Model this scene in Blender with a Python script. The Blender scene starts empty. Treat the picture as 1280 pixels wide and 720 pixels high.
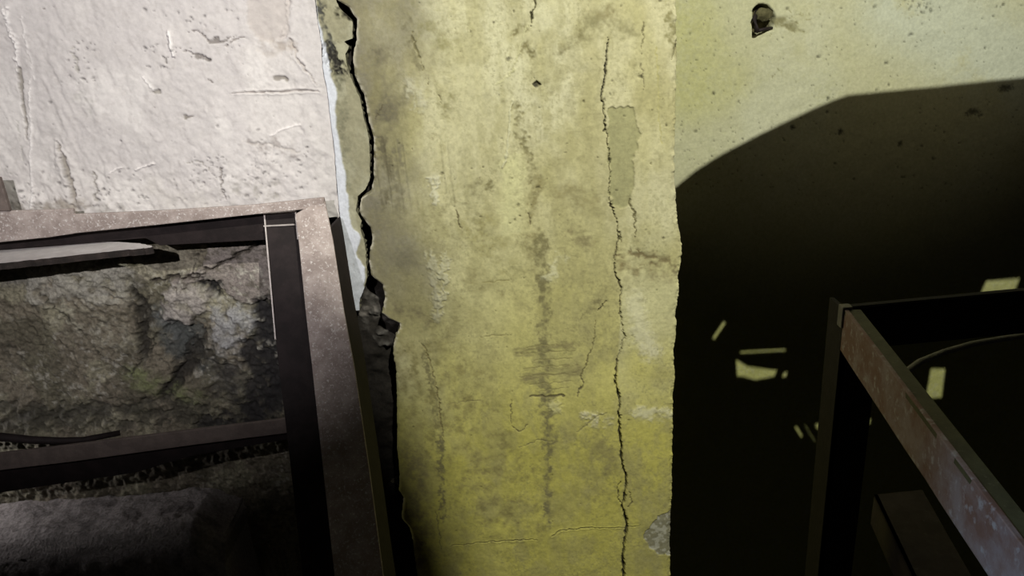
import bpy, bmesh, math, random
import numpy as np
from mathutils import Vector, Matrix, noise as mnoise

S = bpy.context.scene
C = S.collection
random.seed(4)

# ------------------------------------------------------------------ camera
CAM = np.array([0.0, 0.0, 1.35])
PITCH, ROLL, F = math.radians(21.5), math.radians(4.6), 924.0
fw = np.array([0, math.cos(PITCH), -math.sin(PITCH)])
up0 = np.array([0, math.sin(PITCH), math.cos(PITCH)])
rt0 = np.array([1.0, 0, 0])
RT = rt0 * math.cos(ROLL) - up0 * math.sin(ROLL)
UP = rt0 * math.sin(ROLL) + up0 * math.cos(ROLL)
cd = bpy.data.cameras.new('camera')
cam = bpy.data.objects.new('camera', cd)
C.objects.link(cam)
cd.lens = F / 1280 * 36
cd.sensor_width = 36
cd.clip_start = 0.01
M = Matrix.Identity(4)
for i in range(3):
    M[i][0], M[i][1], M[i][2], M[i][3] = RT[i], UP[i], -fw[i], CAM[i]
cam.matrix_world = M
S.camera = cam

# ------------------------------------------------------------------ world, lights, exposure
w = bpy.data.worlds.new('world')
S.world = w
w.use_nodes = True
w.node_tree.nodes['Background'].inputs[0].default_value = (0.9, 0.85, 0.75, 1)
w.node_tree.nodes['Background'].inputs[1].default_value = 0.006
S.view_settings.view_transform = 'Standard'
S.view_settings.look = 'None'
S.view_settings.gamma = 1
S.view_settings.exposure = 0.0


def spot(name, loc, aim, watts, color, size, blend, radius):
    d = bpy.data.lights.new(name, 'SPOT')
    d.energy = watts
    d.color = color
    d.spot_size = math.radians(size)
    d.spot_blend = blend
    d.shadow_soft_size = radius
    o = bpy.data.objects.new(name, d)
    C.objects.link(o)
    o.location = loc
    o.rotation_euler = (Vector(aim) - Vector(loc)).to_track_quat('-Z', 'Y').to_euler()
    return o


L1 = np.array([0.27, -0.12, 1.95])                       # hand torch held high on the right
spot('torch_right', L1, (0.27, 1.1, 0.88), 102.0, (1.0, 0.99, 0.88), 105, 1.0, 0.0012)
spot('shadow_fill', (.78, .42, 1.62), (.62, 1.13, 1.50), 4.2, (1.0, .88, .62), 76, 1.0, 0.05)  # added fill that lifts the upper part of the right wall's shadow
L2 = np.array([-0.30, -0.05, 1.50])
spot('torch_left', L2, (-0.52, 1.0, 1.18), 36.0, (1.0, 0.965, 0.975), 80, 1.0, 0.003)
spot('ledge_fill', (-1.05, 1.0, .76), (-0.70, 1.0, .62), 1.3, (1.0, 0.96, 0.97), 100, 1.0, 0.02)  # added fill for the ledge alone
spot('rail_fill', (-0.35, 0.20, 1.42), (0.26, 0.27, 1.02), 8.5, (0.42, 0.66, 1.0), 27, 1.0, 0.01)  # added cool fill for the table's side rail

# ------------------------------------------------------------------ helpers


def ray(px, py):
    return fw + RT * ((px - 640) / F) - UP * ((py - 360) / F)


def aty(px, py, y):
    """point on the vertical plane y"""
    d = ray(px, py)
    return CAM + d * (y / d[1])


def atz(px, py, z):
    d = ray(px, py)
    return CAM + d * ((z - CAM[2]) / d[2])


def xz(pts, y):
    return np.array([aty(p[0], p[1], y)[[0, 2]] for p in pts])


def tag(o, label=None, cat=None, group=None, kind=None):
    if label: o['label'] = label
    if cat: o['category'] = cat
    if group: o['group'] = group
    if kind: o['kind'] = kind
    return o


def empty(name, loc):
    o = bpy.data.objects.new(name, None)
    o.empty_display_size = 0.05
    o.location = loc
    C.objects.link(o)
    return o


def link(name, me, mt, parent=None):
    o = bpy.data.objects.new(name, me)
    C.objects.link(o)
    me.materials.append(mt)
    if parent:
        o.parent = parent
        o.matrix_parent_inverse = Matrix.Translation(-Vector(parent.location))
    return o


def bm_obj(name, bm, mt, parent=None, bevel=0.0, smooth=False):
    bmesh.ops.recalc_face_normals(bm, faces=bm.faces)
    me = bpy.data.meshes.new(name)
    bm.to_mesh(me)
    bm.free()
    if smooth:
        me.polygons.foreach_set('use_smooth', [True] * len(me.polygons))
    o = link(name, me, mt, parent)
    if bevel:
        b = o.modifiers.new('bevel', 'BEVEL')
        b.width = bevel
        b.segments = 2
        b.limit_method = 'ANGLE'
    return o


def hexa(bm, a, b):
    """solid from two matching quads of 4 points"""
    va = [bm.verts.new(p) for p in a]
    vb = [bm.verts.new(p) for p in b]
    bm.faces.new(va)
    bm.faces.new(vb[::-1])
    for i in range(4):
        j = (i + 1) % 4
        bm.faces.new((va[j], va[i], vb[i], vb[j]))


def beam(bm, p, q, u, v, wu, wv, cuts=0, jit=0.0):
    """bar from p to q whose section spans wu along u and wv along v"""
    p, q, u, v = (np.array(k, float) for k in (p, q, u, v))
    n = cuts + 1
    rings = []
    for i in range(n + 1):
        c = p + (q - p) * i / n
        r = []
        for a, b in ((0, 0), (1, 0), (1, 1), (0, 1)):
            k = np.array([random.uniform(-jit, jit) for _ in range(3)])
            r.append(bm.verts.new(c + u * wu * a + v * wv * b + k))
        rings.append(r)
    bm.faces.new(rings[0][::-1])
    bm.faces.new(rings[-1])
    for a, b in zip(rings[:-1], rings[1:]):
        for i in range(4):
            j = (i + 1) % 4
            bm.faces.new((a[i], a[j], b[j], b[i]))


def tube(bm, pts, r, seg=10):
    pts = [Vector(p) for p in pts]
    rings = []
    for i, p in enumerate(pts):
        t = (pts[min(i + 1, len(pts) - 1)] - pts[max(i - 1, 0)]).normalized()
        a = t.cross(Vector((0.13, 0.2, 0.97))).normalized()
        b = t.cross(a)
        rr = r[i] if isinstance(r, (list, tuple)) else r
        rings.append([bm.verts.new(p + (a * math.cos(k * 2 * math.pi / seg) + b * math.sin(k * 2 * math.pi / seg)) * rr) for k in range(seg)])
    for x, y in zip(rings[:-1], rings[1:]):
        for i in range(seg):
            j = (i + 1) % seg
            bm.faces.new((x[i], x[j], y[j], y[i]))
    bm.faces.new(rings[0][::-1])
    bm.faces.new(rings[-1])


# numpy value noise -------------------------------------------------
_r = np.random.RandomState(11)
_T = _r.rand(256, 256)


def vn(x, y, seed=0):
    x = x + seed * 17.31
    y = y + seed * 5.77
    xi, yi = np.floor(x).astype(int), np.floor(y).astype(int)
    fx, fy = x - xi, y - yi
    fx, fy = fx * fx * (3 - 2 * fx), fy * fy * (3 - 2 * fy)
    a, b = _T[xi % 256, yi % 256], _T[(xi + 1) % 256, yi % 256]
    c, d = _T[xi % 256, (yi + 1) % 256], _T[(xi + 1) % 256, (yi + 1) % 256]
    return (a * (1 - fx) + b * fx) * (1 - fy) + (c * (1 - fx) + d * fx) * fy


def fbm(x, y, seed=0, o=4):
    s, a, t = 0, 1.0, 0
    for k in range(o):
        s = s + a * vn(x, y, seed + k * 3)
        t += a
        a *= 0.5
        x, y = x * 2.03, y * 2.03
    return s / t


def sst(a, b, x):
    t = np.clip((x - a) / (b - a), 0, 1)
    return t * t * (3 - 2 * t)


def dline(X, Z, P, wid=None, wob=0.0, seed=0):
    """distance to a polyline and the half width interpolated along it"""
    if wob:
        X = X + (vn(X * 160, Z * 160, seed) - .5) * wob + (vn(X * 420, Z * 420, seed + 1) - .5) * wob * .6
        Z = Z + (vn(X * 160, Z * 160, seed + 5) - .5) * wob
    D = np.full(X.shape, 9.0)
    W = np.ones(X.shape)
    for i in range(len(P) - 1):
        a, b = P[i], P[i + 1]
        d = b - a
        L = (d ** 2).sum() + 1e-12
        t = np.clip(((X - a[0]) * d[0] + (Z - a[1]) * d[1]) / L, 0, 1)
        r = np.hypot(X - a[0] - t * d[0], Z - a[1] - t * d[1])
        m = r < D
        D = np.where(m, r, D)
        if wid is not None:
            W = np.where(m, wid[i] * (1 - t) + wid[i + 1] * t, W)
    return D, W


class Field:
    """relief + surface colour of one plastered plane; features are given where they lie on the wall"""

    def __init__(s, X, Z, plane, col):
        s.X, s.Z, s.pl = X, Z, plane
        s.h = np.zeros(X.shape)
        s.c = np.ones(X.shape + (3,)) * np.array(col)

    def mixc(s, m, col):
        s.c = s.c * (1 - m[..., None]) + np.array(col) * m[..., None]

    def mul(s, m, k):
        s.c = s.c * (1 - m[..., None] * (1 - np.array(k)))

    def crack(s, pts, wid, depth, col=(.02, .018, .012), wob=.004, seed=0, lip=.0):
        P = xz(pts, s.pl)
        wd = [k * .0011 for k in (wid if isinstance(wid, (list, tuple)) else [wid] * len(pts))]
        D, W = dline(s.X, s.Z, P, wd, wob, seed)
        m = 1 - sst(.45, 1.0, D / np.maximum(W, 1e-5))
        s.h -= m * depth
        if lip:
            s.h += lip * np.exp(-((D - W * 1.6) / (W * .7)) ** 2)
        s.mixc(m, col)  # dark crack floors carry depth shade as well as dirt

    def smear(s, pts, wid, k, seed=0, rough=60, thr=.35, h=0.0, col=None, ani=(1, 1)):
        P = xz(pts, s.pl)
        wd = [q * .0011 for q in (wid if isinstance(wid, (list, tuple)) else [wid] * len(pts))]
        D, W = dline(s.X, s.Z, P, wd, .012, seed)
        m = 1 - sst(.2, 1.15, D / W)
        k = min(1.0, k * 1.8) if np.isscalar(k) else k
        n_ = fbm(s.X * rough * ani[0], s.Z * rough * ani[1], seed + 2)
        m = m ** 1.3 * (.45 * sst(thr - .15, thr + .25, n_) + .55 * sst(thr, thr + .28, n_ * .6 + .4 * fbm(s.X * 260 * ani[0], s.Z * 260 * ani[1], seed + 4)))
        if col is not None:
            s.mixc(m * k, col)
        else:
            s.mul(m, k)
        s.h += m * h
        return m

    def poly(s, pts, soft=1.5, wob=.006, seed=0):
        P = xz(pts, s.pl)
        X = s.X + (fbm(s.X * 120, s.Z * 120, seed) - .5) * wob
        Z = s.Z + (fbm(s.X * 120, s.Z * 120, seed + 7) - .5) * wob
        ins = np.zeros(X.shape, bool)
        n = len(P)
        for i in range(n):
            a, b = P[i], P[(i + 1) % n]
            cr = ((a[1] > Z) != (b[1] > Z)) & (X < (b[0] - a[0]) * (Z - a[1]) / (b[1] - a[1] + 1e-12) + a[0])
            ins ^= cr
        D, _ = dline(X, Z, np.vstack([P, P[:1]]))
        D = np.where(ins, D, -D)
        return sst(-soft * .001, soft * .001, D)

    def pits(s, n, box, r, depth, seed, k=.35):
        rs = np.random.RandomState(seed)
        for _ in range(n):
            p = aty(rs.uniform(box[0], box[2]), rs.uniform(box[1], box[3]), s.pl)
            rr = rs.uniform(*r) * .0011
            sel = (abs(s.X - p[0]) < rr * 2) & (abs(s.Z - p[2]) < rr * 2)
            if not sel.any():
                continue
            an = rs.uniform(.5, 1.8)
            d = np.hypot((s.X[sel] - p[0]) * an, s.Z[sel] - p[2]) / rr
            m = 1 - sst(.3, 1.2, d + (vn(s.X[sel] * 700, s.Z[sel] * 700, seed) - .5) * .8)
            s.h[sel] -= m * depth
            s.c[sel] = s.c[sel] * (1 - m[:, None] * (1 - k))


def sheet(name, X, Y, Z, col, mt, parent=None, smooth=True):
    """grid mesh from 2-D arrays (rows run downwards, columns left to right) with surface colour per point"""
    n, m = X.shape
    co = np.stack([X, Y, Z], -1).reshape(-1, 3).astype(np.float32)
    i = np.arange(n * m).reshape(n, m)
    q = np.stack([i[:-1, :-1], i[1:, :-1], i[1:, 1:], i[:-1, 1:]], -1).reshape(-1, 4)
    me = bpy.data.meshes.new(name)
    me.vertices.add(len(co))
    me.vertices.foreach_set('co', co.ravel())
    me.loops.add(q.size)
    me.loops.foreach_set('vertex_index', q.ravel().astype(np.int32))
    me.polygons.add(len(q))
    me.polygons.foreach_set('loop_start', np.arange(0, q.size, 4, dtype=np.int32))
    me.polygons.foreach_set('loop_total', np.full(len(q), 4, np.int32))
    me.update(calc_edges=True)
    me.polygons.foreach_set('use_smooth', np.full(len(q), smooth))
    a = me.color_attributes.new('surface', 'FLOAT_COLOR', 'POINT')
    cc = np.ones((len(co), 4), np.float32)
    cc[:, :3] = np.clip(col.reshape(-1, 3), .004, .9)
    a.data.foreach_set('color', cc.ravel())
    return link(name, me, mt, parent)


def with_edges(f, Yf, left=None, right=None, top=None, bottom=None, ecol=None, seed=3):
    """adds returning edges (depths behind the face) on the named sides"""
    X, Z, Y, c = f.X, f.Z, Yf, f.c

    def ring(arr, k, axis, side):
        sl = arr[:, :1] if (axis, side) == (1, 0) else arr[:, -1:] if axis == 1 else arr[:1] if side == 0 else arr[-1:]
        return sl
    for axis, side, depths in ((1, 0, left), (1, 1, right), (0, 0, top), (0, 1, bottom)):
        if not depths:
            continue
        bx, bz, by, bc = (ring(a, 0, axis, side) for a in (X, Z, Y, c))
        for d in depths:
            j = (vn(bz * 300 + bx * 210, bz * 0 + d * 900, seed) - .5) * min(.5 * d, .006)
            sgn = -1 if side else 1
            nx = bx + (j if axis == 1 else 0) + (sgn * min(d, .004) * .3 if axis == 1 else 0)
            nz = bz + (j if axis == 0 else 0)
            ny = by + d
            nc = bc if ecol is None else np.ones_like(bc) * np.array(ecol)
            cat = (lambda a, b: np.concatenate([b, a], axis)) if side == 0 else (lambda a, b: np.concatenate([a, b], axis))
            X, Z, Y, c = cat(X, nx), cat(Z, nz), cat(Y, ny), cat(c, nc)
    return X, Y, Z, c


# ------------------------------------------------------------------ materials


def base_mat(name, rough=.85):
    m = bpy.data.materials.new(name)
    m.use_nodes = True
    nt = m.node_tree
    b = nt.nodes['Principled BSDF']
    b.inputs['Roughness'].default_value = rough
    b.inputs['Specular IOR Level'].default_value = .25
    return m, nt, b


def N(nt, t, **kw):
    n = nt.nodes.new(t)
    for k, v in kw.items():
        if k in n.inputs:
            n.inputs[k].default_value = v
        else:
            setattr(n, k, v)
    return n


def plaster_mat(name, sc=180, var=.18, bump=.35, rough=.9, spec=.2, speck=.35):
    m, nt, b = base_mat(name, rough)
    b.inputs['Specular IOR Level'].default_value = spec
    at = N(nt, 'ShaderNodeAttribute', attribute_name='surface')
    tc = N(nt, 'ShaderNodeNewGeometry')
    n1 = N(nt, 'ShaderNodeTexNoise', Scale=sc, Detail=6.0, Roughness=.65)
    n2 = N(nt, 'ShaderNodeTexNoise', Scale=sc * 3.1, Detail=4.0, Roughness=.6)
    n3 = N(nt, 'ShaderNodeTexNoise', Scale=sc * .16, Detail=5.0, Roughness=.6)
    for n in (n1, n2, n3):
        nt.links.new(tc.outputs['Position'], n.inputs['Vector'])
    mr = N(nt, 'ShaderNodeMapRange')
    mr.inputs['From Min'].default_value = .3
    mr.inputs['From Max'].default_value = .7
    mr.inputs['To Min'].default_value = 1 - var
    mr.inputs['To Max'].default_value = 1 + var
    nt.links.new(n1.outputs['Fac'], mr.inputs['Value'])
    mr2 = N(nt, 'ShaderNodeMapRange')
    mr2.inputs['From Min'].default_value = .64
    mr2.inputs['From Max'].default_value = .72
    mr2.inputs['To Min'].default_value = 1
    mr2.inputs['To Max'].default_value = 1 - speck
    nt.links.new(n2.outputs['Fac'], mr2.inputs['Value'])
    mu = N(nt, 'ShaderNodeMath', operation='MULTIPLY')
    nt.links.new(mr.outputs[0], mu.inputs[0])
    nt.links.new(mr2.outputs[0], mu.inputs[1])
    vm = N(nt, 'ShaderNodeVectorMath', operation='SCALE')
    nt.links.new(at.outputs['Color'], vm.inputs[0])
    nt.links.new(mu.outputs[0], vm.inputs['Scale'])
    nt.links.new(vm.outputs[0], b.inputs['Base Color'])
    ad = N(nt, 'ShaderNodeMath', operation='ADD')
    nt.links.new(n1.outputs['Fac'], ad.inputs[0])
    nt.links.new(n3.outputs['Fac'], ad.inputs[1])
    bu = N(nt, 'ShaderNodeBump', Strength=bump, Distance=.002)
    nt.links.new(ad.outputs[0], bu.inputs['Height'])
    nt.links.new(bu.outputs[0], b.inputs['Normal'])
    return m


def metal_mat(name, c1, c2, c3, sc=60, rough=.65, metal=.25, lo=.42, hi=.62, bump=.3, c3lo=.62, c3hi=.7, fl=5):
    """oxidised or dusty steel: c1 broad tone, c2 blotches, c3 sparse flecks"""
    m, nt, b = base_mat(name, rough)
    b.inputs['Metallic'].default_value = metal
    tc = N(nt, 'ShaderNodeNewGeometry')
    n1 = N(nt, 'ShaderNodeTexNoise', Scale=sc, Detail=6.0, Roughness=.7)
    n2 = N(nt, 'ShaderNodeTexNoise', Scale=sc * fl, Detail=4.0, Roughness=.6)
    for n in (n1, n2):
        nt.links.new(tc.outputs['Position'], n.inputs['Vector'])
    r = N(nt, 'ShaderNodeValToRGB')
    r.color_ramp.elements[0].position, r.color_ramp.elements[0].color = lo, (*c1, 1)
    r.color_ramp.elements[1].position, r.color_ramp.elements[1].color = hi, (*c2, 1)
    nt.links.new(n1.outputs['Fac'], r.inputs[0])
    mr = N(nt, 'ShaderNodeMapRange')
    mr.inputs['From Min'].default_value = c3lo
    mr.inputs['From Max'].default_value = c3hi
    nt.links.new(n2.outputs['Fac'], mr.inputs['Value'])
    mx = N(nt, 'ShaderNodeMix', data_type='RGBA')
    nt.links.new(mr.outputs[0], mx.inputs[0])
    nt.links.new(r.outputs[0], mx.inputs[6])
    mx.inputs[7].default_value = (*c3, 1)
    nt.links.new(mx.outputs[2], b.inputs['Base Color'])
    bu = N(nt, 'ShaderNodeBump', Strength=bump, Distance=.001)
    nt.links.new(n2.outputs['Fac'], bu.inputs['Height'])
    nt.links.new(bu.outputs[0], b.inputs['Normal'])
    return m


M_white = plaster_mat('whitewashed_plaster', 150, .07, .35, speck=.10)
M_col = plaster_mat('painted_column_plaster', 170, .13, .30, speck=.18)
M_right = plaster_mat('painted_wall_plaster', 210, .13, .30, speck=.35)
M_rub = plaster_mat('crumbling_masonry', 210, .42, 1.0, rough=.8, spec=.4, speck=.5)
M_core = plaster_mat('shade_dark_rubble', 150, .4, .9, speck=.4)  # used near black, standing in for shade deep in the pillar
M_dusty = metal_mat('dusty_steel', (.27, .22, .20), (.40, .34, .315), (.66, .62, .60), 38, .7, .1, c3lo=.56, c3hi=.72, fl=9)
M_dark = metal_mat('dark_shaded_steel', (.010, .0065, .0065), (.018, .012, .012), (.03, .022, .02), 50, .75, .0, c3lo=.66, c3hi=.8)  # dark brown steel, darkened further to stand in for shade on flanges and webs
M_brown = metal_mat('brown_oxide_steel', (.12, .095, .085), (.17, .135, .12), (.2, .17, .15), 40, .65, .15)
M_edge = metal_mat('lit_steel_edge', (.40, .36, .34), (.50, .45, .43), (.6, .55, .52), 90, .5, .3)  # pale steel, painting the light caught by thin flange edges
M_rust = metal_mat('rusted_rail', (.22, .12, .10), (.32, .25, .25), (.42, .38, .39), 24, .6, .2, lo=.40, hi=.60, c3lo=.55, c3hi=.68)
M_board = metal_mat('pale_dusty_board', (.58, .54, .52), (.68, .64, .62), (.75, .72, .70), 40, .9, 0)
M_boardedge = metal_mat('dark_board_edge', (.02, .016, .014), (.04, .03, .026), (.06, .05, .045), 60, .9, 0)
M_hose = metal_mat('grey_hose', (.20, .19, .16), (.28, .26, .22), (.4, .38, .33), 60, .6, 0)
M_blocker = metal_mat('dark_blocker_sheet', (.03, .022, .015), (.05, .037, .025), (.07, .05, .035), 30, .85, 0)  # only for the added panel that blocks light
M_floor = metal_mat('dark_floor', (.02, .018, .016), (.035, .03, .027), (.05, .045, .04), 12, .95, 0)

FLAP2 = [(485, -500), (482, 100), (478, 300), (474, 415), (425, 490), (330, 525), (200, 560), (0, 590), (-300, 620), (-300, 1300), (1500, 1300), (1500, -500)]  # wanted shade outlines for the flaps added at the lamps
FLAP = [(-500, 330), (250, 350), (370, 400), (430, 450), (490, 510), (530, 590), (570, 690), (600, 800), (630, 1000), (-500, 1000)]
YC, YW, YL, YR = 1.00, 1.13, 1.00, 1.06     # column face, right wall, left wall, crumbling wall

# ------------------------------------------------------------------ floor and outer shell
bm = bmesh.new()
beam(bm, (-2.2, -1.0, -.1), (2.4, -1.0, -.1), (0, 1, 0), (0, 0, 1), 2.5, .1, 6)
tag(bm_obj('floor', bm, M_floor), kind='structure')


def zrows(lo, hi, dlo, dhi, step, coarse=.05):
    """rows from hi down to lo, dense between dhi and dlo"""
    a = np.arange(hi, dhi, -coarse) if hi > dhi else np.array([])
    b = np.arange(dhi, dlo, -step)
    c = np.arange(dlo, lo, -coarse) if lo < dlo else np.array([])
    return np.concatenate([a, b, c, [lo]])


def edge_x(pts, y, z, amp=0.0, seed=0):
    P = xz(pts, y)
    o = np.argsort(P[:, 1])
    x = np.interp(z, P[o, 1], P[o, 0])
    return x + amp * (fbm(z * 190, z * 0 + 3.3, seed) - .5) * 2


# ------------------------------------------------------------------ right wall
zs = zrows(0, 2.4, .30, 1.46, .002)
xs = np.concatenate([[.10], np.arange(.22, .98, .0018), np.arange(1.0, 2.3, .05)])
X, Z = np.meshgrid(xs, zs)
f = Field(X, Z, YW, (.40, .395, .25))
f.h += (fbm(X * 9, Z * 9, 1) - .5) * .006 + (fbm(X * 60, Z * 60, 2) - .5) * .0016
f.mixc(sst(.45, .7, fbm(X * 7, Z * 7, 9)) * .5, (.42, .43, .31))
f.smear([(850, 20), (862, 110)], 70, .5, 5, 14, .25, col=(.37, .365, .17))
f.smear([(870, 70), (905, 100)], 60, .4, 6, 14, .3, col=(.37, .365, .18))
f.mixc(1 - sst(aty(1000, 420, YW)[2], aty(1000, 240, YW)[2], Z), (.36, .36, .13))  # lower wall yellower, also toned down to deepen its shadow
f.mixc(sst(.55, .66, fbm(X * 190, Z * 190, 61)) * .4, (.37, .37, .22))
f.smear([(1010, 20), (960, 160)], 60, .6, 16, 30, .3, col=(.42, .42, .29))
f.smear([(1130, 0), (1280, 90)], 90, .7, 17, 20, .2, col=(.42, .44, .34))
f.pits(420, (850, 0, 1280, 260), (.5, 1.4), .0012, 21, .45)
f.pits(34, (850, 0, 1280, 240), (1.2, 2.6), .0022, 22, .4)
f.pits(50, (850, 110, 930, 240), (.6, 1.6), .0012, 23, .45)
f.pits(30, (1120, 0, 1165, 16), (.6, 2.2), .0012, 24, .5)
for q in ((892, 117, 3), (1022, 71, 2.4), (1138, 43, 2.2), (1107, 79, 2.2), (1035, 123, 3), (990, 160, 4), (1257, 110, 6), (1215, 140, 6), (1125, 180, 6), (1050, 165, 5)):
    f.pits(1, (q[0], q[1], q[0] + 1, q[1] + 1), (q[2], q[2] + .2), .002, 30 + q[0], .3)
for k in range(9):
    a = random.uniform(870, 1270)
    b = random.uniform(5, 90)
    f.crack([(a, b), (a + random.uniform(-6, 6), b + random.uniform(4, 12))], .5, .0006, (.25, .24, .14), seed=k)
# ragged socket round the broken fixing
m = f.poly([(941, 12), (949, 5), (958, 6), (966, 14), (968, 22), (966, 36), (956, 38), (947, 43), (941, 38), (942, 27)], 1.2, .003, 4)
f.h -= m * .022
f.mixc(m, (.07, .062, .03))
f.smear([(968, 24), (985, 32), (1003, 36)], [9, 7, 3], .75, 40, 120, .25, h=-.0012, col=(.20, .19, .10))
f.smear([(990, 21), (1012, 20)], 1.4, .5, 41, 120, .2, col=(.25, .24, .13))
Xe, Ye, Ze, Ce = with_edges(f, YW - f.h)
tag(sheet('wall_right', Xe, Ye, Ze, Ce, M_right), 'yellow-green painted plaster wall right of the cracked pillar, with shadow', kind='structure')

# ------------------------------------------------------------------ pillar
pil = empty('pillar', (0.0, YC + .1, 0))
tag(pil, 'cracked yellow-green plastered pillar between the white wall and the shadowed wall', kind='structure')

CR = [(419, -30), (420, 0), (431, 13), (443, 25), (443, 50), (438, 67), (441, 97), (452, 120), (458, 147), (465, 173), (465, 200), (465, 227),
      (461, 238), (449, 247), (447, 265), (455, 277), (458, 294), (461, 310), (460, 327), (463, 345)]
RB = [(421, -40), (421, 0), (437, 9), (446, 25), (445, 50), (443, 60), (441, 72), (444, 97), (455, 120), (460, 147), (467, 173), (467.5, 200), (467, 227),
      (463, 240), (452, 248), (449, 264), (456, 276), (463, 285), (465, 300), (462, 316), (461, 330), (464, 345), (478, 357), (481, 372),
      (477, 392), (486, 399), (500, 405), (499, 412), (493, 424), (491, 442), (495, 462), (496, 500), (496, 560), (499, 590),
      (499, 613), (505, 624), (503, 634), (502, 649), (512, 660), (516, 675), (518, 693), (522, 720), (524, 780)]
LB = [(419, -40), (419, 0), (424, 10), (432, 18), (440, 27), (441, 48), (436, 58), (429, 52), (431, 68), (434, 84), (438, 98), (449, 121), (455, 147), (461, 173), (462.5, 200), (462, 226),
      (457, 237), (447, 246), (445, 265), (452, 277), (450, 284), (453, 296), (457, 312), (457, 328), (459, 345), (456, 358), (450, 374), (449, 379), (449, 390)]
RE = [(846, -40), (845, 0), (846, 60), (845, 130), (843, 200), (845, 250), (848, 280), (852, 305), (852, 325), (848, 345), (849, 370), (845, 390), (846, 420),
      (842, 440), (844, 470), (841, 500), (841, 560), (840, 620), (838, 680), (838, 720), (837, 800)]

ztop = aty(640, -40, YC)[2]
zbot = aty(640, 770, YC)[2]
zs = zrows(0, 2.4, zbot, 1.46, .0012)
u = np.linspace(0, 1, 360)
xl = edge_x(RB, YC, zs, .0012, 2)
xr = edge_x(RE, YC, zs, .0016, 8)
X = xl[:, None] * (1 - u) + xr[:, None] * u
Z = np.repeat(zs[:, None], len(u), 1)
f = Field(X, Z, YC, (.52, .49, .30))
lowm = 1 - sst(aty(640, 600, YC)[2], aty(640, 180, YC)[2], Z + (fbm(X * 8, Z * 8, 77) - .5) * .2)
f.mixc(lowm, (.50, .46, .115))
f.h += (fbm(X * 6, Z * 4, 1) - .5) * .012 + (fbm(X * 22, Z * 14, 2) - .5) * .004 + (fbm(X * 90, Z * 70, 3) - .5) * .0012
# the left edge hangs proud where the plaster has lifted
# broad discoloration: left side darkened for its weaker light, greyer wash and olive areas
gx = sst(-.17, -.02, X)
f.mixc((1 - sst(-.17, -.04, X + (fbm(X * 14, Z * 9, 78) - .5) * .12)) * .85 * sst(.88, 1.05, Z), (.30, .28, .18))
f.mixc(sst(.42, .68, fbm(X * 9 + 2, Z * 4, 5)) * .5 * (1 - .8 * lowm), (.60, .58, .40))
f.mixc(sst(.5, .75, fbm(X * 13, Z * 7, 6)) * .5, (.36, .33, .13))
f.mixc(sst(.5, .68, fbm(X * 34, Z * 22, 15)) * .38, (.33, .30, .14))
f.mixc(sst(.52, .62, fbm(X * 16 + 5, Z * 9, 25)) * sst(.4, .6, fbm(X * 120, Z * 60, 26)) * .3, (.31, .285, .14))
f.mixc(sst(.6, .68, fbm(X * 240, Z * 200, 27)) * .22, (.27, .25, .12))
f.mixc(sst(.5, .8, fbm(X * 60, Z * 9, 14)) * .25, (.35, .32, .14))
# stains
st = f.smear
dk = (.20, .18, .085)
st([(720, 45), (745, 30), (775, 35), (790, 42)], [14, 20, 20, 10], .8, 60, 45, .3, col=(.27, .25, .13))
st([(700, 60), (722, 42)], 10, .8, 61, 80, .4, col=dk)
st([(648, 40), (660, 60), (667, 82)], [9, 9, 6], .8, 62, 110, .4, col=dk, h=-.0008)
st([(645, 132), (650, 165), (660, 190), (670, 225)], [5, 7, 8, 9], .9, 63, 130, .38, col=dk, h=-.001)
st([(668, 225), (665, 270), (668, 320)], [14, 11, 14], .6, 64, 70, .4, col=(.25, .22, .10))
st([(676, 300), (678, 345), (680, 400), (680, 440)], [10, 11, 10, 12], .8, 65, 80, .33, col=dk)
st([(680, 440), (684, 500), (686, 555)], [16, 14, 12], .75, 66, 90, .35, col=dk)
st([(686, 555), (684, 600), (686, 662)], [8, 9, 6], .8, 67, 90, .38, col=dk)
st([(660, 470), (720, 462)], 14, .6, 68, 60, .3, col=(.25, .22, .10), ani=(.4, 3))
st([(650, 440), (715, 430)], 10, .5, 69, 60, .35, col=(.25, .22, .10), ani=(.4, 3))
st([(770, 320), (805, 318), (830, 325), (842, 342)], [6, 8, 14, 10], .9, 70, 70, .32, col=(.19, .155, .075), h=-.0008)
st([(780, 335), (835, 350)], 14, .6, 71, 90, .4, col=(.25, .21, .10))
st([(715, 290), (735, 305)], 12, .7, 72, 80, .4, col=(.25, .22, .11))
st([(730, 395), (752, 372), (760, 360)], 7, .8, 73, 110, .35, col=dk)
st([(600, 230), (585, 240), (578, 245)], 12, .8, 74, 110, .45, col=(.2, .18, .09))
st([(606, 235), (615, 230)], 8, .7, 75, 120, .4, col=dk)
st([(480, 70), (500, 110), (480, 150)], [20, 26, 18], .6, 76, 40, .35, col=(.22, .20, .12))
st([(478, 175), (486, 215), (480, 260)], [10, 10, 8], .7, 77, 60, .3, col=(.20, .18, .10), ani=(2, .4))
st([(497, 180), (500, 270)], 8, .5, 78, 70, .3, col=(.24, .22, .13), ani=(2, .4))
st([(535, 40), (560, 55)], 18, .6, 79, 60, .4, col=(.30, .28, .14))
st([(510, 30), (525, 90)], 9, .7, 80, 90, .4, col=(.22, .20, .11))
st([(500, 385), (535, 400)], 14, .6, 81, 70, .35, col=(.24, .21, .11))
st([(527, 432), (538, 470), (550, 540), (552, 600), (553, 650)], [6, 6, 6, 5, 5], .8, 82, 90, .3, col=dk)
st([(640, 370), (590, 345)], 16, .5, 83, 80, .45, col=(.27, .24, .11))
st([(700, 240), (735, 250)], 22, .5, 84, 60, .4, col=(.28, .25, .12))
st([(540, 470), (640, 640)], 120, .5, 85, 90, .52, col=(.24, .21, .08))
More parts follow.
